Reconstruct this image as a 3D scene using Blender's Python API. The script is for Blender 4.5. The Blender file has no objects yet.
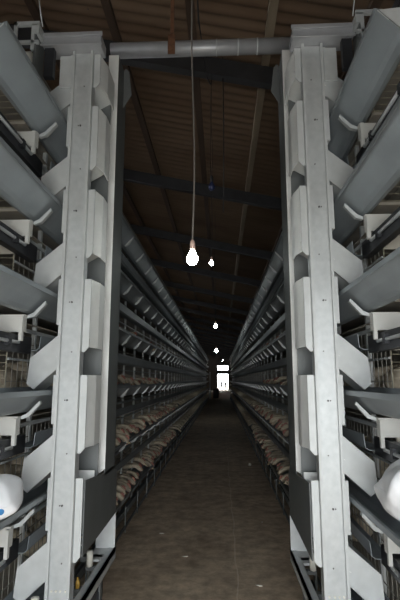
import bpy, bmesh, math, random
from mathutils import Vector, Matrix
random.seed(7)
C = bpy.context.scene.collection
XC = -0.15                      # centre line of the aisle
PITCH = 0.60                    # height of one cage tier
ZT = [3.38 - PITCH*i for i in range(6)]     # rim height of the six feed troughs
Y_END = 78.0                    # far end wall

# ------------------------------------------------------------------ materials
def mat(name, col, rough=0.5, metal=0.0, var=0.12, scale=8.0, bump=0.0, col2=None, stretch=None, spec=0.5):
    m = bpy.data.materials.new(name); m.use_nodes = True
    nt = m.node_tree; n = nt.nodes; l = nt.links
    b = n['Principled BSDF']
    b.inputs['Roughness'].default_value = rough
    b.inputs['Metallic'].default_value = metal
    b.inputs['Specular IOR Level'].default_value = spec
    tc = n.new('ShaderNodeTexCoord'); mp = n.new('ShaderNodeMapping')
    if stretch: mp.inputs['Scale'].default_value = stretch
    l.new(tc.outputs['Object'], mp.inputs['Vector'])
    nz = n.new('ShaderNodeTexNoise'); nz.inputs['Scale'].default_value = scale
    nz.inputs['Detail'].default_value = 6
    l.new(mp.outputs['Vector'], nz.inputs['Vector'])
    rp = n.new('ShaderNodeValToRGB')
    rp.color_ramp.elements[0].position = 0.3; rp.color_ramp.elements[1].position = 0.72
    c2 = col2 or [min(1, c*(1+var)) for c in col]
    c1 = col if col2 else [c*(1-var) for c in col]
    rp.color_ramp.elements[0].color = (*c1, 1); rp.color_ramp.elements[1].color = (*c2, 1)
    l.new(nz.outputs['Fac'], rp.inputs['Fac']); l.new(rp.outputs['Color'], b.inputs['Base Color'])
    if bump:
        bp = n.new('ShaderNodeBump'); bp.inputs['Strength'].default_value = bump
        bp.inputs['Distance'].default_value = 0.01
        l.new(nz.outputs['Fac'], bp.inputs['Height']); l.new(bp.outputs['Normal'], b.inputs['Normal'])
    return m

M = {}
M['galv'] = mat('galvanised_sheet', (0.56, 0.58, 0.58), 0.5, 0.25, 0.07, 14)
M['column'] = mat('spangled_column_sheet', (0.52, 0.545, 0.55), 0.42, 0.4, 0.15, 26, col2=(0.61, 0.63, 0.635), bump=0.04)
M['belt_cover'] = mat('dusty_belt_cover', (0.52, 0.49, 0.42), 0.7, 0, 0.08, 8)
M['galv_plate'] = mat('galvanised_plate', (0.52, 0.545, 0.55), 0.5, 0.25, 0.09, 10)
M['hopper'] = mat('brightened_hopper_sheet', (0.74, 0.75, 0.735), 0.55, 0.05, 0.06, 10)  # colour raised so the aisle-facing sides look more lit
M['post_face'] = mat('lit_post_face', (0.88, 0.885, 0.865), 0.5, 0.0, 0.05, 9)  # light on the post flange is put into this near-white
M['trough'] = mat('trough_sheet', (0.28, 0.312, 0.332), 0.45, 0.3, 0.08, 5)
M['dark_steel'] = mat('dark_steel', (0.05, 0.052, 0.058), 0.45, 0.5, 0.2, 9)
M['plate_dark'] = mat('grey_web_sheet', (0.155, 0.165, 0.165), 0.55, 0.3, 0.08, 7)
M['rod_shine'] = mat('pale_shine_rod', (0.88, 0.89, 0.90), 0.3, 0.5, 0.05, 20)  # shine of the rod is put into a pale, half-metallic colour
M['wire'] = mat('cage_wire', (0.30, 0.29, 0.26), 0.5, 0.5, 0.15, 30)
M['wire_end'] = mat('yellowed_cage_wire', (0.50, 0.46, 0.34), 0.6, 0.2, 0.15, 30)
M['panel'] = mat('pale_cross_panel', (0.60, 0.60, 0.57), 0.6, 0.05, 0.06, 7)
M['belt'] = mat('manure_belt', (0.36, 0.33, 0.28), 0.75, 0, 0.15, 5)
M['bracket'] = mat('bright_bracket', (0.60, 0.62, 0.62), 0.4, 0.35, 0.08, 20)
M['bolt'] = mat('bolt_steel', (0.10, 0.10, 0.10), 0.5, 0.5, 0.1, 40)
M['white_plastic'] = mat('white_plastic', (0.72, 0.70, 0.62), 0.5, 0, 0.05, 12)
M['yellow'] = mat('yellow_paint', (0.45, 0.27, 0.05), 0.5, 0, 0.15, 20)
M['rubber'] = mat('black_rubber', (0.03, 0.03, 0.03), 0.7, 0, 0.1, 20)
M['pipe'] = mat('galvanised_pipe', (0.42, 0.43, 0.45), 0.42, 0.35, 0.08, 9)
M['rust'] = mat('rusty_iron', (0.16, 0.075, 0.04), 0.8, 0.1, 0.3, 25)
M['timber'] = mat('dark_timber', (0.10, 0.065, 0.045), 0.8, 0, 0.2, 6, stretch=(1, 0.2, 1))
M['pale_timber'] = mat('pale_timber', (0.30, 0.24, 0.17), 0.8, 0, 0.2, 6, stretch=(1, 0.2, 1))
M['beam'] = mat('dark_painted_beam', (0.045, 0.045, 0.048), 0.65, 0.1, 0.2, 5)
M['roof'] = mat('brown_corrugated_sheet', (0.17, 0.105, 0.064), 0.75, 0.0, 0.25, 1.6, col2=(0.26, 0.18, 0.12), stretch=(0.4, 1, 1))
M['wall'] = mat('dim_plaster_wall', (0.09, 0.082, 0.072), 0.9, 0, 0.15, 2)
M['cord'] = mat('grey_cord', (0.16, 0.145, 0.13), 0.7, 0, 0.1, 40)
M['cable'] = mat('black_cable', (0.02, 0.02, 0.022), 0.6, 0, 0.1, 40)
M['socket'] = mat('pinkish_socket', (0.60, 0.42, 0.36), 0.5, 0, 0.05, 30)
M['blue_dark'] = mat('dark_blue_plastic', (0.02, 0.03, 0.09), 0.4, 0, 0.1, 20)
M['feather'] = mat('cream_feathers', (0.60, 0.51, 0.37), 0.9, 0, 0.2, 30, bump=0.5, col2=(0.78, 0.69, 0.54))
M['feather_tan'] = mat('tan_feathers', (0.38, 0.31, 0.23), 0.9, 0, 0.2, 26, bump=0.5, col2=(0.58, 0.51, 0.40))
M['comb'] = mat('red_comb', (0.40, 0.17, 0.13), 0.6, 0, 0.15, 40)
M['beak'] = mat('horn_beak', (0.55, 0.42, 0.22), 0.5, 0, 0.1, 40)
M['egg'] = mat('egg_shell', (0.80, 0.76, 0.68), 0.45, 0, 0.03, 30)
M['plume'] = mat('white_down', (0.66, 0.63, 0.57), 0.9, 0, 0.08, 40)
M['bin'] = mat('dark_plastic_bin', (0.02, 0.02, 0.022), 0.5, 0, 0.15, 8)
M['skin'] = mat('skin', (0.40, 0.25, 0.17), 0.6, 0, 0.06, 20)
M['cloth_a'] = mat('dark_cloth', (0.06, 0.065, 0.08), 0.9, 0, 0.2, 14)
M['cloth_b'] = mat('dark_brown_cloth', (0.10, 0.075, 0.06), 0.9, 0, 0.2, 14)
M['hair'] = mat('black_hair', (0.012, 0.01, 0.009), 0.6, 0, 0.1, 40)
M['yard'] = mat('pale_yard', (0.55, 0.50, 0.42), 0.9, 0, 0.12, 1.2)  # one even pale tone for the ground outside

def floor_mat():
    m = mat('dirty_concrete_floor', (0.40, 0.315, 0.235), 0.75, 0, 0.2, 1.7, bump=0.25, col2=(0.62, 0.51, 0.39))
    nt = m.node_tree; n = nt.nodes; l = nt.links; b = n['Principled BSDF']
    src = b.inputs['Base Color'].links[0].from_socket
    tc = n.new('ShaderNodeTexCoord')
    # darker boot-worn blotches
    nz = n.new('ShaderNodeTexNoise'); nz.inputs['Scale'].default_value = 6.5; nz.inputs['Detail'].default_value = 9; nz.inputs['Roughness'].default_value = 0.7
    l.new(tc.outputs['Object'], nz.inputs['Vector'])
    r = n.new('ShaderNodeValToRGB'); r.color_ramp.elements[0].position = 0.38; r.color_ramp.elements[1].position = 0.62
    r.color_ramp.elements[0].color = (0.66, 0.64, 0.61, 1); r.color_ramp.elements[1].color = (1.18, 1.15, 1.10, 1)
    l.new(nz.outputs['Fac'], r.inputs['Fac'])
    mx = n.new('ShaderNodeMix'); mx.data_type = 'RGBA'; mx.blend_type = 'MULTIPLY'; mx.inputs[0].default_value = 1
    l.new(src, mx.inputs[6]); l.new(r.outputs['Color'], mx.inputs[7])
    # pale casting joint that runs down the aisle, wandering a little
    sx = n.new('ShaderNodeSeparateXYZ'); l.new(tc.outputs['Object'], sx.inputs[0])
    wob = n.new('ShaderNodeTexNoise'); wob.inputs['Scale'].default_value = 2.0; l.new(tc.outputs['Object'], wob.inputs['Vector'])
    a = n.new('ShaderNodeMath'); a.operation = 'MULTIPLY_ADD'; a.inputs[1].default_value = 0.09; l.new(wob.outputs['Fac'], a.inputs[0]); l.new(sx.outputs['X'], a.inputs[2])
    d = n.new('ShaderNodeMath'); d.operation = 'SUBTRACT'; d.inputs[1].default_value = 0.175; l.new(a.outputs[0], d.inputs[0])
    ab = n.new('ShaderNodeMath'); ab.operation = 'ABSOLUTE'; l.new(d.outputs[0], ab.inputs[0])
    lt = n.new('ShaderNodeMath'); lt.operation = 'LESS_THAN'; lt.inputs[1].default_value = 0.006; l.new(ab.outputs[0], lt.inputs[0])
    sc = n.new('ShaderNodeMath'); sc.operation = 'MULTIPLY'; l.new(lt.outputs[0], sc.inputs[0]); l.new(nz.outputs['Fac'], sc.inputs[1])
    m2 = n.new('ShaderNodeMix'); m2.data_type = 'RGBA'; l.new(sc.outputs[0], m2.inputs[0])
    l.new(mx.outputs[2], m2.inputs[6]); m2.inputs[7].default_value = (0.72, 0.63, 0.51, 1)
    l.new(m2.outputs[2], b.inputs['Base Color'])
    return m
M['floor'] = floor_mat()

def emit_mat(name, col, strength):
    m = bpy.data.materials.new(name); m.use_nodes = True
    nt = m.node_tree; nt.nodes.clear()
    e = nt.nodes.new('ShaderNodeEmission'); o = nt.nodes.new('ShaderNodeOutputMaterial')
    e.inputs['Color'].default_value = (*col, 1); e.inputs['Strength'].default_value = strength
    nt.links.new(e.outputs[0], o.inputs[0]); return m
M['lit'] = emit_mat('glowing_bulb_glass', (0.93, 1.0, 0.98), 70)

def sack_mat(name, print_col, centre, radius):
    m = mat(name, (0.84, 0.85, 0.87), 0.5, 0, 0.05, 9, bump=0.3)
    nt = m.node_tree; n = nt.nodes; l = nt.links; b = n['Principled BSDF']
    src = b.inputs['Base Color'].links[0].from_socket
    tc = n.new('ShaderNodeTexCoord'); ds = n.new('ShaderNodeVectorMath'); ds.operation = 'DISTANCE'
    ds.inputs[1].default_value = centre; l.new(tc.outputs['Object'], ds.inputs[0])
    lt = n.new('ShaderNodeMath'); lt.operation = 'LESS_THAN'; lt.inputs[1].default_value = radius; l.new(ds.outputs['Value'], lt.inputs[0])
    mx = n.new('ShaderNodeMix'); mx.data_type = 'RGBA'; l.new(lt.outputs[0], mx.inputs[0]); l.new(src, mx.inputs[6])
    mx.inputs[7].default_value = (*print_col, 1); l.new(mx.outputs[2], b.inputs['Base Color'])
    return m

# ------------------------------------------------------------------ mesh helpers
def worg(o):
    v = Vector((0, 0, 0))
    while o: v += o.location; o = o.parent
    return v

class MB:
    """collects solids, builds them as one mesh object; f maps (offset, y, z) to the world"""
    def __init__(s, f=None): s.v = []; s.f = []; s.t = f or (lambda a, b, c: (a, b, c))
    def add(s, vs, fs):
        k = len(s.v); s.v += [s.t(*p) for p in vs]; s.f += [tuple(i+k for i in q) for q in fs]; return s
    def box(s, x0, x1, y0, y1, z0, z1):
        vs = [(x, y, z) for x in (x0, x1) for y in (y0, y1) for z in (z0, z1)]
        return s.add(vs, [(0,1,3,2),(4,6,7,5),(0,4,5,1),(2,3,7,6),(0,2,6,4),(1,5,7,3)])
    def prism(s, poly, ax, a, b):
        n = len(poly)
        def P(p, t):
            return {'y': (p[0], t, p[1]), 'x': (t, p[0], p[1]), 'z': (p[0], p[1], t)}[ax]
        vs = [P(p, a) for p in poly] + [P(p, b) for p in poly]
        fs = [tuple(range(n)), tuple(range(2*n-1, n-1, -1))] + [(i, (i+1) % n, n+(i+1) % n, n+i) for i in range(n)]
        return s.add(vs, fs)
    def sheet(s, prof, y0, y1, th=0.004):
        """an open folded profile in (offset, z) given a thickness, run along y"""
        up = []; n = len(prof)
        for i, p in enumerate(prof):
            a = Vector(prof[max(0, i-1)]); b = Vector(prof[min(n-1, i+1)]); d = (b-a).normalized()
            up.append((p[0]-d.y*th, p[1]+d.x*th))
        for i in range(n-1):
            s.prism([prof[i], prof[i+1], up[i+1], up[i]], 'y', y0, y1)
        return s
    def cyl(s, p0, p1, r0, r1=None, n=10):
        r1 = r0 if r1 is None else r1
        a = Vector(p0); b = Vector(p1); d = (b-a).normalized()
        u = d.orthogonal().normalized(); w = d.cross(u)
        vs = []
        for c, r in ((a, r0), (b, r1)):
            for i in range(n):
                t = 2*math.pi*i/n; vs.append(tuple(c + u*math.cos(t)*r + w*math.sin(t)*r))
        fs = [(i, (i+1) % n, n+(i+1) % n, n+i) for i in range(n)] + [tuple(range(n-1, -1, -1)), tuple(range(n, 2*n))]
        return s.add(vs, fs)
    def tube(s, pts, r, n=6):
        rings = []
        for i, p in enumerate(pts):
            a = Vector(pts[max(0, i-1)]); b = Vector(pts[min(len(pts)-1, i+1)]); d = (b-a).normalized()
            u = Vector((0, 1, 0)) - d*d.y
            u = u.normalized() if u.length > 1e-3 else d.orthogonal().normalized()
            w = d.cross(u)
            rings.append([tuple(Vector(p)+u*math.cos(2*math.pi*k/n)*r+w*math.sin(2*math.pi*k/n)*r) for k in range(n)])
        return s.loft(rings)
    def loft(s, rings):
        n = len(rings[0]); vs = [p for r in rings for p in r]; fs = []
        for j in range(len(rings)-1):
            for i in range(n):
                fs.append((j*n+i, j*n+(i+1) % n, (j+1)*n+(i+1) % n, (j+1)*n+i))
        fs += [tuple(range(n-1, -1, -1)), tuple(range((len(rings)-1)*n, len(rings)*n))]
        return s.add(vs, fs)
    def lathe(s, prof, c=(0, 0, 0), n=16):
        return s.loft([[(c[0]+r*math.cos(2*math.pi*k/n), c[1]+r*math.sin(2*math.pi*k/n), c[2]+z) for k in range(n)] for r, z in prof])
    def build(s, name, m, parent=None, smooth=False, bevel=0):
        me = bpy.data.meshes.new(name); org = worg(parent) if parent else Vector((0, 0, 0))
        me.from_pydata([tuple(Vector(p)-org) for p in s.v], [], s.f)
        bm = bmesh.new(); bm.from_mesh(me); bmesh.ops.recalc_face_normals(bm, faces=bm.faces[:]); bm.to_mesh(me); bm.free()
        me.materials.append(m)
        if smooth:
            for p in me.polygons: p.use_smooth = True
        o = bpy.data.objects.new(name, me); C.objects.link(o)
        if parent: o.parent = parent
        if bevel:
            b = o.modifiers.new('bevel', 'BEVEL'); b.width = bevel; b.segments = 2; b.limit_method = 'ANGLE'
        return o

def recentre(o, loc):
    """move a top-level mesh's origin to loc without moving the mesh"""
    d = Vector(loc); o.data.transform(Matrix.Translation(-d)); o.location = d; return o
def tag(o, label, cat, group=None, kind=None):
    o['label'] = label; o['category'] = cat
    if group: o['group'] = group
    if kind: o['kind'] = kind
    return o
def thing(name, label, cat, loc, group=None):
    o = bpy.data.objects.new(name, None); C.objects.link(o); o.location = loc; o.empty_display_size = 0.1
    return tag(o, label, cat, group)
def struct(mb, name, m, smooth=False):
    o = mb.build(name, m, None, smooth); o['kind'] = 'structure'; return o

# ------------------------------------------------------------------ the house
def roof_z(x): return 5.62 - 0.22*(x+0.15) if x > -2.6 else 5.62 - 0.22*(-2.45) - 0.22*(-2.6-x)
XL, XR, YB = -7.2, 3.4, -1.1
fl = struct(MB().box(XL, XR, YB, Y_END, -0.1, 0), 'floor', M['floor'])
yd = struct(MB().box(-30, 30, Y_END, Y_END+60, -0.12, -0.02), 'yard_ground', M['yard'])
struct(MB().box(-30, 30, -40, YB, -0.12, -0.02), 'forecourt_ground', M['yard'])
rf = MB(); nx = [XL-0.4, -2.6, XR+0.4]; ys = [YB-0.3 + 0.0425*i for i in range(int((Y_END+0.6-YB)/0.0425)+1)]
vs = []; fs = []
for y in ys:
    for x in nx: vs.append((x, y, roof_z(x) + 0.02*math.sin(2*math.pi*y/0.17)))
for j in range(len(ys)-1):
    for i in range(2):
        a = j*3+i; fs.append((a, a+1, a+4, a+3))
rf.add(vs, fs); ro = struct(rf, 'ceiling', M['roof'], True)
sm = ro.modifiers.new('thickness', 'SOLIDIFY'); sm.thickness = 0.012; sm.offset = 1
struct(MB().box(XL-0.15, XL, YB, Y_END, -0.1, 4.7), 'wall_left', M['wall'])
struct(MB().box(XR, XR+0.15, YB, Y_END, -0.1, 4.9), 'wall_right', M['wall'])
# far wall with the doorway and the opening above it
dx0, dx1, dz1, tz0, tz1 = -0.66, 1.28, 2.72, 3.2, 4.12
w = MB()
w.prism([(XL, -0.1), (dx0, -0.1), (dx0, roof_z(dx0)), (-2.6, roof_z(-2.6)), (XL, roof_z(XL))], 'y', Y_END, Y_END+0.2)
w.prism([(dx1, -0.1), (XR, -0.1), (XR, roof_z(XR)), (dx1, roof_z(dx1))], 'y', Y_END, Y_END+0.2)
w.box(dx0, dx1, Y_END, Y_END+0.2, dz1, tz0)
w.prism([(dx0, tz1), (dx1, tz1), (dx1, roof_z(dx1)), (dx0, roof_z(dx0))], 'y', Y_END, Y_END+0.2)
struct(w, 'wall_far', M['wall'])
d = struct(MB().box(dx0, dx0+0.08, Y_END-0.04, Y_END+0.24, 0, dz1).box(dx1-0.08, dx1, Y_END-0.04, Y_END+0.24, 0, dz1).box(dx0, dx1, Y_END-0.04, Y_END+0.24, dz1-0.08, dz1), 'door_1', M['beam'])
wi = struct(MB().box(dx0, dx0+0.07, Y_END-0.03, Y_END+0.23, tz0, tz1).box(dx1-0.07, dx1, Y_END-0.03, Y_END+0.23, tz0, tz1).box(dx0, dx1, Y_END-0.03, Y_END+0.23, tz0, tz0+0.07).box(dx0, dx1, Y_END-0.03, Y_END+0.23, tz1-0.07, tz1), 'window_1', M['beam'])
# near wall, behind the photographer, with an unseen doorway narrowed to shape the light
nd0, nd1, ndz = -0.95, 0.95, 2.4
w = MB()
w.prism([(XL, -0.1), (nd0, -0.1), (nd0, roof_z(nd0)), (-2.6, roof_z(-2.6)), (XL, roof_z(XL))], 'y', YB-0.2, YB)
w.prism([(nd1, -0.1), (XR, -0.1), (XR, roof_z(XR)), (nd1, roof_z(nd1))], 'y', YB-0.2, YB)
w.prism([(nd0, ndz), (nd1, ndz), (nd1, roof_z(nd1)), (nd0, roof_z(nd0))], 'y', YB-0.2, YB)
struct(w, 'wall_near', M['wall'])
# rafters and purlins under the sheet
k = 1
for i in range(21):
    y = 1.3 + 3.75*i
    zt_ = 0.10
    r_ = MB()
    r_.prism([(-2.6, roof_z(-2.6)-zt_), (XR, roof_z(XR)-zt_), (XR, roof_z(XR)-zt_-0.22), (-2.6, roof_z(-2.6)-zt_-0.22)], 'y', y-0.06, y+0.06)
    r_.prism([(-2.6, roof_z(-2.6)-zt_), (XL, roof_z(XL)-zt_), (XL, roof_z(XL)-zt_-0.22), (-2.6, roof_z(-2.6)-zt_-0.22)], 'y', y-0.06, y+0.06)
    struct(r_, 'trim_%d' % k, M['beam']); k += 1
for x, m_ in ((-6.0, 'timber'), (-4.6, 'timber'), (-3.3, 'timber'), (-2.2, 'timber'), (-1.25, 'timber'), (-0.3, 'timber'), (0.56, 'pale_timber'), (1.5, 'timber'), (2.5, 'timber')):
    z = roof_z(x)-0.022
    struct(MB().box(x-0.045, x+0.045, YB, Y_END, z-0.075, z), 'trim_%d' % k, M[m_]); k += 1

# ------------------------------------------------------------------ cage rows
ROW_Y0, ROW_Y1 = 2.72, 41.0
def cage_row(side):
    s = -1 if side == 'left' else 1
    f = lambda o, y, z: (XC+s*o, y, z)
    t = thing('cage_row', 'long %s-hand row of stacked steel hen cages, six tiers high, beside the aisle' % side, 'cage row', (XC+s*1.5, ROW_Y0, 0))
    ys = [ROW_Y0+0.40 + 0.75*i for i in range(int((ROW_Y1-ROW_Y0-0.4)/0.75)+1)]
    for y in ys: MB(f).box(1.125, 1.150, y-0.014, y+0.014, 0, 3.72).build('upright', M['bracket'], t)
    for y in ys[::2]: MB(f).box(2.14, 2.17, y-0.014, y+0.014, 0, 3.72).build('back_upright', M['plate_dark'], t)
    restb = MB(f)
    for ti, z in enumerate(ZT):
        y0 = 1.95 if ti == 0 else 1.74
        prof = [(0.891, -0.018), (0.891, 0.008), (0.905, 0.004), (0.955, -0.052), (1.000, -0.098), (1.022, -0.115), (1.050, -0.125), (1.078, -0.116), (1.098, -0.09), (1.112, 0.025)]
        tr = MB(f).sheet([(a, z+b) for a, b in prof], y0, ROW_Y1)
        tr = tr.build('feed_trough', M['trough'], t)
        # end plate of the trough
        MB(f).prism([(0.905, z), (0.955, z-0.052), (1.0, z-0.098), (1.022, z-0.115), (1.05, z-0.125), (1.078, z-0.116), (1.098, z-0.09), (1.112, z+0.02)], 'y', y0+0.0, y0+0.006).build('end_plate', M['bracket'], tr)
        def brk(mb, y):
            # bright strap clipped on the sloping face, and the wire arm back to the cage
            mb.prism([(0.892, z+0.004), (0.905, z-0.008), (0.978, z-0.084), (1.010, z-0.118), (1.000, z-0.130), (0.955, z-0.100)], 'y', y-0.018, y+0.018)
        for i, y in enumerate(ys):
            if y < 3.6: continue
            if i < 18:
                b = MB(f); brk(b, y); b.build('trough_bracket', M['bracket'], tr)
            else: brk(restb, y)
        # egg conveyor: two dark rails with the shiny-coloured rod between them at the near end, a plain gutter beyond
        c = MB(f).box(1.062, 1.110, y0-0.1, 2.90, z-0.365, z-0.262).build('conveyor_rail', M['dark_steel'], t)
        for yy in (2.10, 2.55): MB(f).box(1.036, 1.062, yy-0.018, yy+0.018, z-0.335, z-0.285).build('rod_clamp', M['dark_steel'], c)
        MB(f).cyl((1.048, y0-0.12, z-0.31), (1.048, 2.68, z-0.31), 0.0105, n=10).build('guide_rod', M['rod_shine'], c, True)
        MB(f).sheet([(1.000, z-0.25), (1.008, z-0.33), (1.03, z-0.345), (1.09, z-0.345), (1.11, z-0.33)], 2.90, ROW_Y1).build('egg_gutter', M['trough'], t)
        # light saddle under the trough where the row begins
        MB(f).prism([(0.925, z-0.052), (0.995, z-0.124), (1.03, z-0.140), (1.03, z-0.158), (0.985, z-0.146), (0.918, z-0.068)], 'y', 2.74, 2.77).build('trough_saddle', M['galv_plate'], t)
        # hanger that carries the conveyor under the cross panel
        h = MB(f).box(1.030, 1.050, 2.675, 2.70, z-0.30, z-0.15)
        h.build('hanger', M['panel'], t)
        MB(f).box(1.03, 2.16, 2.70, 2.735, z-0.245, z-0.14).build('cross_panel', M['panel'], t)
        MB(f).box(1.13, 2.16, 2.702, 2.706, z-0.36, z-0.245).build('belt_cover', M['belt_cover'], t)
        # belts and floors
        MB(f).box(1.12, 2.16, ROW_Y0, ROW_Y1, z+0.43, z+0.438).build('manure_belt', M['belt'], t)
        MB(f).box(1.12, 2.16, ROW_Y0, ROW_Y1, z-0.075, z-0.055).build('cage_floor', M['belt'], t)
        MB(f).box(1.118, 1.136, ROW_Y0, ROW_Y1, z+0.375, z+0.40).box(1.118, 1.130, ROW_Y0, ROW_Y1, z+0.19, z+0.202).build('front_rail', M['galv_plate'], t)
        wv = MB(f); yy = ROW_Y0
        while yy < 34:
            wv.box(1.128, 1.1315, yy, yy+0.0035, z-0.06, z+0.39); yy += 0.075
        wv.box(1.128, 1.132, ROW_Y0, ROW_Y1, z+0.06, z+0.065); wv.box(1.128, 1.132, ROW_Y0, ROW_Y1, z+0.30, z+0.305)
        wv.build('front_wires', M['wire'], t)
        e = MB(f)
        for j in range(10): e.box(1.13, 2.16, ROW_Y0-0.012, ROW_Y0-0.0095, z-0.055+0.045*j, z-0.0525+0.045*j)
        for j in range(6): e.box(1.13+0.205*j, 1.1325+0.205*j, ROW_Y0-0.008, ROW_Y0-0.004, z-0.06, z+0.40)
        e.build('end_wires', M['wire_end'], t)
        p = MB(f).box(1.61, 1.616, ROW_Y0+0.02, ROW_Y1, z-0.05, z+0.41)
        p.build('partition', M['belt'], t)
    restb.build('far_trough_brackets', M['bracket'], t)['kind'] = 'stuff'
    # low rail with stub posts along the foot of the row, and the rail the feeder's top wheel runs on
    br = MB(f).box(0.905, 0.925, 3.75, ROW_Y1, 0.05, 0.075).build('base_rail', M['plate_dark'], t)
    for y in ys:
        if y > 3.8: MB(f).box(0.908, 0.922, y-0.008, y+0.008, 0, 0.27).build('base_post', M['plate_dark'], br)
    MB(f).box(1.10, 1.15, 1.95, ROW_Y1, 3.60, 3.66).box(1.145, 1.15, 1.95, ROW_Y1, 3.52, 3.66).build('top_rail', M['dark_steel'], t)
    return t
rowL = cage_row('left'); rowR = cage_row('right')

# ------------------------------------------------------------------ travelling feeder
Y1 = 2.80        # front face of the columns
tro = thing('feed_trolley', 'tall galvanised travelling feeder of two columns joined by a pipe overhead', 'feeder', (XC, 3.1, 0))
for s in (-1, 1):
    f = lambda o, y, z: (XC+s*o, y, z)
    # front column: folded channel with two small lips standing towards the aisle mouth
    col = MB(f).box(0.705, 0.845, Y1, Y1+0.005, 0.10, 3.872).box(0.705, 0.711, Y1, Y1+0.05, 0.10, 3.872).box(0.839, 0.845, Y1, Y1+0.05, 0.10, 3.872).build('column', M['column'], tro)
    MB(f).prism([(0.705, Y1), (0.705, Y1-0.030), (0.722, Y1-0.030), (0.722, Y1-0.025), (0.710, Y1-0.025), (0.710, Y1)], 'z', 0.10, 3.872).build('folded_lip', M['galv'], col)
    MB(f).prism([(0.845, Y1), (0.845, Y1-0.030), (0.828, Y1-0.030), (0.828, Y1-0.025), (0.840, Y1-0.025), (0.840, Y1)], 'z', 0.10, 3.872).build('folded_lip', M['galv'], col)
    for i in range(7):
        for dz in (-0.17, ):
            zc = 0.38 + 0.6*i + 0.12 + dz
            MB(f).cyl((0.778, Y1+0.002, zc), (0.778, Y1-0.007, zc), 0.006, n=8).cyl((0.792, Y1+0.002, zc), (0.792, Y1-0.005, zc), 0.004, n=8).build('bolt', M['bolt'], col)
            zc += 0.29
            MB(f).cyl((0.765, Y1+0.002, zc), (0.765, Y1-0.004, zc), 0.004, n=8).build('rivet', M['bolt'], col)
    for dx in (0.735, 0.765, 0.79, 0.815):
        MB(f).cyl((dx, Y1+0.002, 0.475), (dx, Y1-0.006, 0.475), 0.006, n=8).build('rivet', M['white_plastic'], col)
    # hoppers: one box per tier behind the column, chamfered at the foot
    for ti in range(0, 6):
        z = 3.99 - 0.6*ti
        z0, z1 = z-0.34, (z+0.09 if ti else 3.872)
        yb = 3.06 if ti else 3.14
        hp = MB(f)
        if ti < 5: hp.prism([(0.668, Y1+0.022), (0.674, Y1+0.022), (0.648, 2.94), (0.642, 2.94)], 'z', z0, z1)    # splayed aisle side
        if ti < 5: hp.box(0.642, 0.648, 2.94, yb, z0, z1)
        hp.box(0.866, 0.872, Y1+0.022, yb, z0+0.14, z1)                  # cage side
        hp.box(0.648 if ti < 5 else 0.664, 0.866, yb-0.006, yb, z0+0.05, z1)                  # back
        hp.sheet([(0.660, z0+0.06), (0.866, z0-0.06)], Y1+0.022, yb)     # sloping bottom
        hp = hp.build('hopper', M['hopper'], tro)
        for pf in ([(0.664, z0), (0.664, z1), (0.705, z1), (0.705, z0-0.03), (0.690, z0-0.03)],
                   [(0.845, z0+0.14), (0.845, z1), (0.874, z1), (0.874, z0+0.14)]):
            MB(f).prism(pf, 'y', Y1+0.012, Y1+0.022).build('front_flange', M['galv'], hp)
    MB(f).box(0.665, 0.866, 3.142, 3.148, 0.66, 3.86).build('back_sheet', M['plate_dark'], tro)
    # chutes, one per tier, from the hopper out over the feed trough
    for ti, z in enumerate(ZT):
        P = [(0.846, z+0.355), (1.03, z+0.20), (1.042, z+0.045), (1.0, z+0.012), (0.846, z+0.147)]
        ch = MB(f).prism(P, 'y', Y1+0.024, Y1+0.028).prism(P, 'y', 3.03, 3.034)
        ch.sheet([P[0], P[1], P[2]], Y1+0.024, 3.034, 0.003).sheet([P[4], P[3]], Y1+0.024, 3.034, 0.003)
        ch.build('chute', M['galv'] if ti else M['galv_plate'], tro)
    MB(f).box(0.855, 0.945, Y1+0.008, Y1+0.022, 3.62, 3.865).build('cover_plate', M['galv'], tro, bevel=0.004)
    # header on top
    hd = MB(f).box(0.64, 1.04, 2.72, 2.86, 3.875, 3.955).box(0.63, 1.05, 2.705, 2.72, 3.935, 3.965).box(0.63, 1.05, 2.705, 2.72, 3.87, 3.885)
    hd.build('header', M['pipe'], tro, bevel=0.004)
    # rear post: channel whose web faces the aisle, widening to a plate at the foot
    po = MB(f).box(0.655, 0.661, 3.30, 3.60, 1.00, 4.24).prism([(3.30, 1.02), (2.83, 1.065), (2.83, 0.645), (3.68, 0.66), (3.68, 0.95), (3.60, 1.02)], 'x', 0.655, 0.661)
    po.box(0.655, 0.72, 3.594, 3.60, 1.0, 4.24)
    po = po.build('post', M['plate_dark'], tro)  # shade on the aisle-facing web is put into its dark grey
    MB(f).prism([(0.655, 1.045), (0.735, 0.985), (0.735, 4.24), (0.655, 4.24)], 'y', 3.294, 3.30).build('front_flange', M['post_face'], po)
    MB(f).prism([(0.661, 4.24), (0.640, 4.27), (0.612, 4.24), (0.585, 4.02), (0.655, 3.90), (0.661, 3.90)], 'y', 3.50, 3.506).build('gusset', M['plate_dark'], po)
    for zc in (1.30, 1.90, 2.50, 3.10, 3.70): # ties between post and hopper
        MB(f).box(0.705, 0.720, 3.055, 3.30, zc+0.1, zc+0.13).build('tie_bar', M['plate_dark'], tro)
    # foot: plate, beam, wheels and plastic rollers
    MB(f).prism([(0.655, 0.40), (0.655, 0.66), (0.80, 0.66), (0.80, 0.40)], 'y', 3.68, 3.69).build('foot_plate', M['galv'], tro)
    MB(f).box(0.655, 0.70, 2.60, 3.72, 0.375, 0.415).box(0.655, 0.662, 2.60, 3.72, 0.33, 0.415).build('foot_beam', M['galv_plate'], tro)
    for yy in (2.84, 2.98, 3.50): MB(f).box(0.70, 0.86, yy, yy+0.05, 0.375, 0.41).build('foot_crossbar', M['plate_dark'], tro)
    if s < 0: MB(f).lathe([(0.014, 0), (0.014, 0.035), (0.007, 0.045), (0.007, 0.06)], (0.728, 3.005, 0.41), 12).build('grease_cup', M['yellow'], tro, True)
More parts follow.
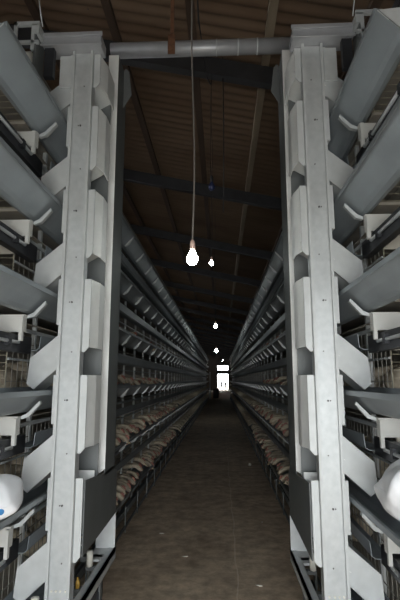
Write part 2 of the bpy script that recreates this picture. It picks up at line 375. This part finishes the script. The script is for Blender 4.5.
    MB(f).box(0.66, 0.80, 3.45, 3.69, 0.395, 0.41).build('foot_shelf', M['galv'], tro)
    for yy, oo in ((3.36, 0.755), (2.66, 0.855)):
        MB(f).cyl((oo, yy, 0.40), (oo, yy, 0.50), 0.022, n=12).build('guide_roller', M['white_plastic'], tro, True)
        MB(f).box(oo-0.10, oo+0.02, yy-0.02, yy+0.02, 0.378, 0.402).build('roller_arm', M['plate_dark'], tro)
    for yy in (2.95, 3.55):
        wl = MB(f).cyl((0.735, yy, 0.13), (0.785, yy, 0.13), 0.13, n=24).build('wheel', M['rubber'], tro, True)
        MB(f).cyl((0.722, yy, 0.13), (0.798, yy, 0.13), 0.055, n=14).build('hub', M['dark_steel'], wl, True)
        for oo in (0.715, 0.795): MB(f).box(oo, oo+0.013, yy-0.03, yy+0.03, 0.11, 0.38).build('wheel_fork', M['plate_dark'], tro)
    # top wheel with its bracket, riding on the rail above the highest trough
    MB(f).box(1.03, 1.20, 2.63, 2.65, 3.96, 3.99).box(1.03, 1.20, 2.63, 2.65, 3.83, 3.85).box(1.18, 1.20, 2.63, 2.65, 3.65, 3.99).box(1.06, 1.08, 2.63, 2.65, 3.78, 3.97).box(1.03, 1.06, 2.63, 2.76, 3.90, 3.97).build('wheel_bracket', M['galv_plate'], tro)
    tw = MB(f).cyl((1.105, 2.74, 3.745), (1.15, 2.74, 3.745), 0.085, n=22).build('top_wheel', M['white_plastic'], tro, True)
    MB(f).cyl((1.06, 2.74, 3.745), (1.19, 2.74, 3.745), 0.02, n=10).build('axle', M['bolt'], tw, True)
    MB(f).box(1.05, 1.065, 2.64, 2.78, 3.66, 3.90).build('axle_plate', M['plate_dark'], tro)
    MB(f).box(0.965, 1.03, 2.74, 2.78, 3.66, 3.875).build('motor_mount', M['dark_steel'], tro)
    MB(f).tube([(1.02, 2.66, 3.97), (1.02, 2.6, 4.06), (1.03, 2.56, 4.2)], 0.004).build('cable_tail', M['galv_plate'], tro)
pp = MB().cyl((XC-0.76, 3.46, 4.41), (XC+0.76, 3.46, 4.41), 0.063, n=24).build('crossbar_pipe', M['pipe'], tro, True)
for x in (-0.02, 0.16, 0.32):
    MB().cyl((x, 3.46, 4.41), (x+0.012, 3.46, 4.41), 0.0655, n=24).build('pipe_band', M['galv_plate'], pp, True)
hg = tag(MB().box(-0.405, -0.375, 3.43, 3.45, 4.48, roof_z(-0.39)-0.03).box(-0.42, -0.36, 3.385, 3.392, 4.31, 4.49).box(-0.405, -0.375, 3.385, 3.45, 4.475, 4.49).build('hanger_strap', M['rust']), 'rusty brown iron strap hanging from the roof onto the overhead pipe', 'strap')
recentre(hg, (-0.39, 3.44, 4.48))

# ------------------------------------------------------------------ lamps and cables
def bulb_lamp(x, y, z, label, r=0.035, lit=True, n=16, sway=0.012):
    t = thing('hanging_bulb', label, 'lamp', (x, y, z), 'bare bulbs down the aisle')
    MB().lathe([(0.002, -r*1.05), (r*0.5, -r*0.93), (r*0.85, -r*0.55), (r, 0), (r*0.93, r*0.42), (r*0.66, r*0.95), (r*0.42, r*1.4), (r*0.38, r*1.65)], (x, y, z), n).build('bulb', M['lit'] if lit else M['blue_dark'], t, True)
    so = MB().lathe([(r*0.40, r*1.55), (r*0.45, r*1.7), (r*0.47, r*2.8), (r*0.36, r*3.3), (r*0.15, r*3.55)], (x, y, z), 12).build('socket', M['socket'] if lit else M['cable'], t, True)
    top = roof_z(x)-0.02; z0 = z+r*3.5; pts = []
    for i in range(15):
        q = i/14
        pts.append((x + sway*math.sin(q*9.0)*(1-q*0.3), y + sway*0.5*math.sin(q*5), z0+(top-z0)*q))
    MB().tube(pts, 0.006 if y < 4 else 0.003).build('cord', M['cord'] if y < 4 else M['cable'], t, True)
    return t
bulb_lamp(-0.180, 2.90, 2.425, 'nearest and largest lit bare bulb on a long pale cord over the aisle', 0.037)
bulb_lamp(-0.105, 5.45, 3.05, 'second lit bare bulb, just right of and behind the nearest bulb', 0.025)
bulb_lamp(-0.115, 10.4, 2.85, 'small lit bulb above the aisle halfway to the far door, third in line')
bulb_lamp(-0.19, 19.5, 2.85, 'fourth lit bulb in line, a bright glint high above the far doorway', 0.06)
bulb_lamp(0.12, 29.5, 2.88, 'farthest lit bulb, a tiny glow just above the far doorway', 0.024)
un = bulb_lamp(-0.09, 5.0, 3.84, 'unlit dark blue bulb hanging below the roof behind the lit bulb', 0.04, False)
un['group'] = ''; del un['group']
def cable(pts, label, r=0.008):
    o = tag(MB().tube(pts, r).build('cable', M['cable'], None, True), label, 'cable'); recentre(o, pts[0]); return o
cable([(-0.17, 3.0, roof_z(-0.17)-0.03), (-0.18, 3.2, 5.0), (-0.17, 3.5, 4.72), (-0.13, 4.6, 4.95), (-0.10, 5.0, 5.15)], 'black cable looping from the roof past the overhead pipe')
cable([(0.05, 5.05, roof_z(0.05)-0.03), (0.055, 5.05, 4.7), (0.05, 5.06, 4.0), (0.04, 5.05, 3.55)], 'thin black cable dangling from the first rafter right of the bulbs', 0.006)

# ------------------------------------------------------------------ hens
def hen_body(name, m, seed):
    rnd = random.Random(seed)
    R = [(-0.235, 0.17, 0.008, 0.010), (-0.20, 0.165, 0.028, 0.040), (-0.15, 0.135, 0.055, 0.065), (-0.09, 0.105, 0.078, 0.085),
         (0.0, 0.092, 0.088, 0.090), (0.06, 0.098, 0.074, 0.078), (0.105, 0.116, 0.050, 0.052), (0.15, 0.132, 0.033, 0.034),
         (0.20, 0.140, 0.025, 0.027), (0.245, 0.138, 0.024, 0.026), (0.275, 0.128, 0.030, 0.031), (0.302, 0.112, 0.034, 0.036),
         (0.328, 0.096, 0.031, 0.033), (0.346, 0.084, 0.021, 0.023), (0.354, 0.078, 0.010, 0.012)]
    mb = MB(); rings = []
    for x, z, ry, rz in R:
        rings.append([(x, ry*math.cos(2*math.pi*k/10)*(1+rnd.uniform(-.05, .05)), z+rz*math.sin(2*math.pi*k/10)) for k in range(10)])
    mb.loft(rings); return mb
def comb_mb():
    mb = MB()
    mb.prism([(0.304, 0.144), (0.309, 0.158), (0.317, 0.150), (0.326, 0.160), (0.333, 0.146), (0.343, 0.150), (0.347, 0.132), (0.356, 0.122), (0.350, 0.106), (0.332, 0.122)], 'y', -0.004, 0.004); return mb
def wattle_mb():
    mb = MB()
    for s in (-1, 1): mb.prism([(0.326, 0.080), (0.340, 0.076), (0.340, 0.060), (0.332, 0.052), (0.324, 0.064)], 'y', s*0.010-0.003, s*0.010+0.003)
    return mb
def beak_mb(): return MB().cyl((0.346, 0, 0.083), (0.372, 0, 0.062), 0.010, 0.001, 8)
PROTO = []
for nm, m_ in (('feather', 'feather'), ('feather_tan', 'feather_tan')):
    PROTO.append((hen_body('hen', M[m_], len(PROTO)).build('hen_mesh', M[m_], None, True), comb_mb().build('comb_mesh', M['comb']), beak_mb().build('beak_mesh', M['beak'], None, True), wattle_mb().build('wattle_mesh', M['comb'])))
def hen(x, y, z, rot, label, group, parts=True, k=None, sc=1.0):
    pr = PROTO[k if k is not None else (1 if random.random() < 0.3 else 0)]
    o = pr[0].copy(); o.name = 'hen'; C.objects.link(o)
    o.location = (x, y, z); o.rotation_euler = (random.uniform(-.08, .08), random.uniform(-.10, .20) if parts else 0.05, rot); o.scale = (sc,)*3
    tag(o, label, 'hen', group)
    if parts:
        for q, nme in ((1, 'comb'), (2, 'beak'), (3, 'wattle')):
            c = pr[q].copy(); c.name = nme; C.objects.link(c); c.parent = o
    return o
tier_word = ['topmost', 'second highest', 'third highest', 'fourth highest', 'second lowest', 'lowest']
far = {-1: MB(), 1: MB()}
for s, sw in ((-1, 'left'), (1, 'right')):
    for ti, n_, step in ((5, 50, 0.18), (4, 44, 0.20), (3, 18, 0.3), (2, 8, 0.6)):
        y = 3.55 if s < 0 else 4.0
        lab = 'tan and cream hen at the %s trough of the %s cage row' % (tier_word[ti], sw)
        for i in range(n_):
            y += step*random.uniform(0.75, 1.25)
            rot = (0 if s < 0 else math.pi) + random.uniform(-0.45, 0.45)
            out = 1.265 + random.uniform(-0.03, 0.07) + (0.06 if ti < 4 else 0)
            hen(XC+s*out, y, ZT[ti]-0.052, rot, lab, 'hens at the %s trough, %s row' % (tier_word[ti], sw), parts=(y < 11), sc=random.uniform(0.92, 1.08))
        if ti in (4, 5):
            while y < 40:
                y += step*random.uniform(0.9, 1.5)
                fb = far[s]; k0 = len(fb.v)
                a = (0 if s < 0 else math.pi) + random.uniform(-0.4, 0.4); ca, sa = math.cos(a), math.sin(a)
                hb = hen_body('h', None, 3); px = XC+s*1.25
                fb.v += [(px+x*ca-yy*sa, y+x*sa+yy*ca, ZT[ti]-0.052+zz) for x, yy, zz in hb.v]
                fb.f += [tuple(i+k0 for i in q) for q in hb.f]
    # hens seen through the wire at the near end of the row
    for ti in (2, 3, 4):
        for j, (o_, y_, r_) in enumerate(((1.30, 2.99, 1.75), (1.42, 3.30, -1.2), (1.22, 3.45, 2.6), (1.50, 3.00, -1.75), (1.74, 3.0, -1.4), (1.98, 3.08, -2.0))):
            hen(XC+s*o_, y_, ZT[ti]-0.052, r_ if s > 0 else math.pi-r_, 'hen behind the end wire of the %s cage of the %s row' % (tier_word[ti], sw), 'hens behind the end wire, %s tier, %s row' % (tier_word[ti], sw), True, (j+ti) % 2, 1.15)
for s, sw in ((-1, 'left'), (1, 'right')):
    o = far[s].build('distant_hens', M['feather'], None, True)
    tag(o, 'mass of distant cream hens in the two lowest tiers of the %s row' % sw, 'hens', None, 'stuff')
for pr in PROTO:
    for o in pr: bpy.data.objects.remove(o)

# ------------------------------------------------------------------ sacks lying on the second lowest troughs
def sack(loc, dims, name_mat, label, seed, rotz):
    rnd = random.Random(seed); W, D, H = dims
    mb = MB(); rings = []
    nz = 14; nk = 28
    for j in range(nz+1):
        q = j/nz
        bul = (math.sin(math.pi*min(1, (q*0.93+0.04)))**0.30)
        ring = []
        for k in range(nk):
            a = 2*math.pi*k/nk; ca, sa = math.cos(a), math.sin(a)
            sx = math.copysign(abs(ca)**0.5, ca); sy = math.copysign(abs(sa)**0.5, sa)
            wr = 1+0.06*math.sin(a*3+q*5+seed)+0.035*math.sin(a*7-q*9)+0.02*math.sin(a*11+q*13)
            ring.append((W/2*sx*bul*wr, D/2*sy*bul*wr*(1-0.25*q), H*q + (0.03*math.sin(a*2+seed) if q > .5 else 0)))
        rings.append(ring)
    mb.loft(rings)
    o = mb.build('feed_sack', name_mat, None, True)
    o.location = loc; o.rotation_euler = (0, 0, rotz)
    s_ = o.modifiers.new('soft', 'SUBSURF'); s_.levels = 1; s_.render_levels = 1
    tag(o, label, 'sack'); 
    MB().tube([(-0.10, 0.02, H*0.99), (-0.03, 0.0, H*1.03), (0.05, -0.01, H*1.03), (0.12, 0.02, H*0.99)], 0.012).build('tied_neck', name_mat, None, True)
    nk_ = bpy.data.objects[-1] if False else None
    return o
M['sack_l'] = sack_mat('white_sack_blue_print', (0.05, 0.22, 0.50), (0.20, -0.17, 0.04), 0.045)
M['sack_r'] = sack_mat('white_sack_red_print', (0.50, 0.08, 0.04), (-0.16, -0.20, 0.02), 0.06)
def put_sack(loc, dims, m_, label, seed, rz):
    o = sack(loc, dims, m_, label, seed, rz)
    nk = [q for q in C.objects if q.name.startswith('tied_neck') and q.parent is None][-1]
    nk.parent = o
    return o
put_sack((-1.19, 2.26, ZT[4]+0.026), (0.48, 0.36, 0.17), M['sack_l'], 'white plastic feed sack with blue print on the left trough', 1, 0.1)
put_sack((0.99, 2.25, ZT[4]+0.026), (0.54, 0.40, 0.29), M['sack_r'], 'white plastic feed sack with red print on the right trough', 5, -0.1)

# ------------------------------------------------------------------ small things on the floor
def egg(x, y):
    o = MB().lathe([(0.002, -0.021), (0.013, -0.017), (0.020, -0.006), (0.0215, 0.004), (0.018, 0.019), (0.010, 0.030), (0.002, 0.034)], (0, 0, 0), 12).build('egg', M['egg'], None, True)
    o.rotation_euler = (0, math.radians(97), 0.6); o.location = (x, y, 0.027); o.scale = (1.25,)*3
    tag(o, 'lone white egg lying on the aisle floor near the right row', 'egg')
egg(0.54, 9.4)
lab = ['white feather on the floor close to the left row foot', 'white feather on the floor at the right, nearest the camera', 'small white feather in the middle of the aisle floor', 'pale feather on the left half of the aisle floor', 'tiny white feather far down the aisle floor', 'pale feather lying near the right row foot']
for i, (x, y) in enumerate(((-0.66, 5.35), (0.40, 3.15), (0.30, 4.1), (-0.35, 4.7), (-0.30, 9.6), (0.47, 5.8))):
    a = random.uniform(0, 6); L = 0.05
    mb = MB(); pr = [(-1, 0.02), (-0.6, 0.22), (0, 0.32), (0.6, 0.22), (1, 0.03)]
    up = [(q*L/2, w_*L/2) for q, w_ in pr]; dn = [(q*L/2, -w_*L/2) for q, w_ in reversed(pr)]
    mb.prism(up+dn, 'z', 0.001, 0.006); mb.cyl((-L*0.7, 0, 0.004), (L*0.5, 0, 0.007), 0.0012, n=5)
    o = mb.build('feather', M['plume']); o.location = (x, y, 0); o.rotation_euler = (0, 0, a); tag(o, lab[i], 'feather')
# dark bin and grey post far down the left side
b = thing('waste_bin', 'dark round bin on the floor past the end of the left row', 'bin', (-0.47, 43.5, 0))
MB().lathe([(0.22, 0.0), (0.26, 0.06), (0.28, 0.78), (0.29, 0.80), (0.29, 0.84), (0.25, 0.84)], (-0.47, 43.5, 0), 20).build('bin_body', M['bin'], b, True)
MB().lathe([(0.30, 0.84), (0.30, 0.87), (0.20, 0.92), (0.02, 0.93)], (-0.47, 43.5, 0), 20).build('bin_lid', M['bin'], b, True)
p = thing('steel_post', 'grey steel post on a foot plate at the far end of the left row', 'post', (-0.98, 41.5, 0))
MB().box(-1.04, -0.92, 41.44, 41.56, 0.015, 2.35).build('shaft', M['galv_plate'], p); MB().box(-1.045, -0.88, 41.40, 41.60, 0, 0.015).build('foot_plate', M['dark_steel'], p)

# ------------------------------------------------------------------ two people in the far doorway
def person(x, y, rz, h, label, cloth, stoop=0.0):
    t = thing('person', label, 'person', (x, y, 0)); t.rotation_euler = (0, 0, rz)
    J = {'pel': (0, 0, .52), 'wst': (0, .0, .60), 'chs': (0, .01, .72), 'nck': (0, .0, .83), 'hd0': (0, -.005, .875), 'hd1': (0, -.01, .93), 'hd2': (0, -.005, .985)}
    Rr = {'pel': .085, 'wst': .075, 'chs': .09, 'nck': .034, 'hd0': .045, 'hd1': .058, 'hd2': .036}
    E = [('pel', 'wst'), ('wst', 'chs'), ('chs', 'nck'), ('nck', 'hd0'), ('hd0', 'hd1'), ('hd1', 'hd2')]
    for s, n in ((-1, 'l'), (1, 'r')):
        J.update({'hip'+n: (s*.052, 0, .50), 'kne'+n: (s*.06, -.012, .275), 'ank'+n: (s*.062, .01, .035), 'toe'+n: (s*.07, -.085, .018),
                  'sho'+n: (s*.105, 0, .795), 'elb'+n: (s*.135, .015, .62), 'wri'+n: (s*.135, -.035, .475), 'plm'+n: (s*.135, -.045, .44)})
        Rr.update({'hip'+n: .058, 'kne'+n: .038, 'ank'+n: .025, 'toe'+n: .018, 'sho'+n: .042, 'elb'+n: .026, 'wri'+n: .018, 'plm'+n: .020})
        E += [('pel', 'hip'+n), ('hip'+n, 'kne'+n), ('kne'+n, 'ank'+n), ('ank'+n, 'toe'+n), ('chs', 'sho'+n), ('sho'+n, 'elb'+n), ('elb'+n, 'wri'+n), ('wri'+n, 'plm'+n)]
        for i, (dx, ln) in enumerate(((-.018, .038), (-.006, .045), (.006, .042), (.018, .032))):
            a, b_ = 'f%d%s' % (i, n), 'g%d%s' % (i, n)
            J[a] = (s*.135+dx, -.05, .425-ln*.4); J[b_] = (s*.135+dx, -.058, .425-ln); Rr[a] = .0058; Rr[b_] = .005
            E += [('plm'+n, a), (a, b_)]
        J['th'+n] = (s*.115, -.062, .425); Rr['th'+n] = .006; E.append(('plm'+n, 'th'+n))
    keys = list(J); me = bpy.data.meshes.new('body')
    def bend(p):
        if p[2] > .55 and stoop:
            dz = p[2]-.55; return (p[0], p[1]-dz*math.sin(stoop), .55+dz*math.cos(stoop))
        return p
    me.from_pydata([tuple(c*h for c in bend(J[q])) for q in keys], [(keys.index(a), keys.index(b_)) for a, b_ in E], [])
    me.materials.append(cloth)
    o = bpy.data.objects.new('body', me); C.objects.link(o); o.parent = t
    sk = o.modifiers.new('skin', 'SKIN'); sk.use_smooth_shade = True
    for i, q in enumerate(keys):
        v = me.skin_vertices[0].data[i]; v.radius = (Rr[q]*h, Rr[q]*h*(.75 if q in ('pel', 'wst', 'chs') else 1)); v.use_root = q == 'pel'
    sb = o.modifiers.new('sub', 'SUBSURF'); sb.levels = 1; sb.render_levels = 1
    hp = bend((0, .006, .95))
    hm = MB().lathe([(0.062*h, -0.012*h), (0.066*h, 0.008*h), (0.055*h, 0.036*h), (0.03*h, 0.052*h), (0.004*h, 0.056*h)], (x+0, y+hp[1]*h, hp[2]*h), 14)
    hm.build('hair', M['hair'], t, True)
    return t
person(0.09, 76.9, 0.5, 1.60, 'person in dark clothes standing at the left in the far doorway', M['cloth_a'])
person(0.80, 76.6, -0.9, 1.60, 'person in dark brown clothes stooping at the right in the far doorway', M['cloth_b'], 0.45)

# ------------------------------------------------------------------ light
wd = bpy.data.worlds.new('overcast_sky'); bpy.context.scene.world = wd; wd.use_nodes = True
bg = wd.node_tree.nodes['Background']; bg.inputs['Color'].default_value = (0.93, 0.97, 1.0, 1); bg.inputs['Strength'].default_value = 7.0
def area(name, loc, rot, sx, sy, power, col):
    l = bpy.data.lights.new(name, 'AREA'); l.shape = 'RECTANGLE'; l.size = sx; l.size_y = sy; l.energy = power; l.color = col
    o = bpy.data.objects.new(name, l); C.objects.link(o); o.location = loc; o.rotation_euler = rot; return o
area('flash_standin_lamp', ((nd0+nd1)/2, YB-0.1, 1.3), (math.radians(66), 0, 0), 1.8, 1.9, 84, (0.95, 0.985, 1.0))  # added lamp behind the camera, standing in for its flash

# ------------------------------------------------------------------ camera
cam = bpy.data.cameras.new('camera'); co = bpy.data.objects.new('camera', cam); C.objects.link(co)
cam.sensor_fit = 'VERTICAL'; cam.sensor_height = 36; cam.lens = 460/600*36; cam.clip_start = 0.05; cam.clip_end = 300
pitch = math.atan(80/460); yaw = math.atan(21/460*math.cos(pitch))
co.location = (0, 0, 1.65); co.rotation_euler = (math.pi/2+pitch, 0, yaw)
sc = bpy.context.scene; sc.camera = co
sc.view_settings.view_transform = 'Standard'; sc.view_settings.look = 'None'; sc.view_settings.gamma = 1
sc.view_settings.exposure = 0.0; sc.view_settings.use_curve_mapping = False
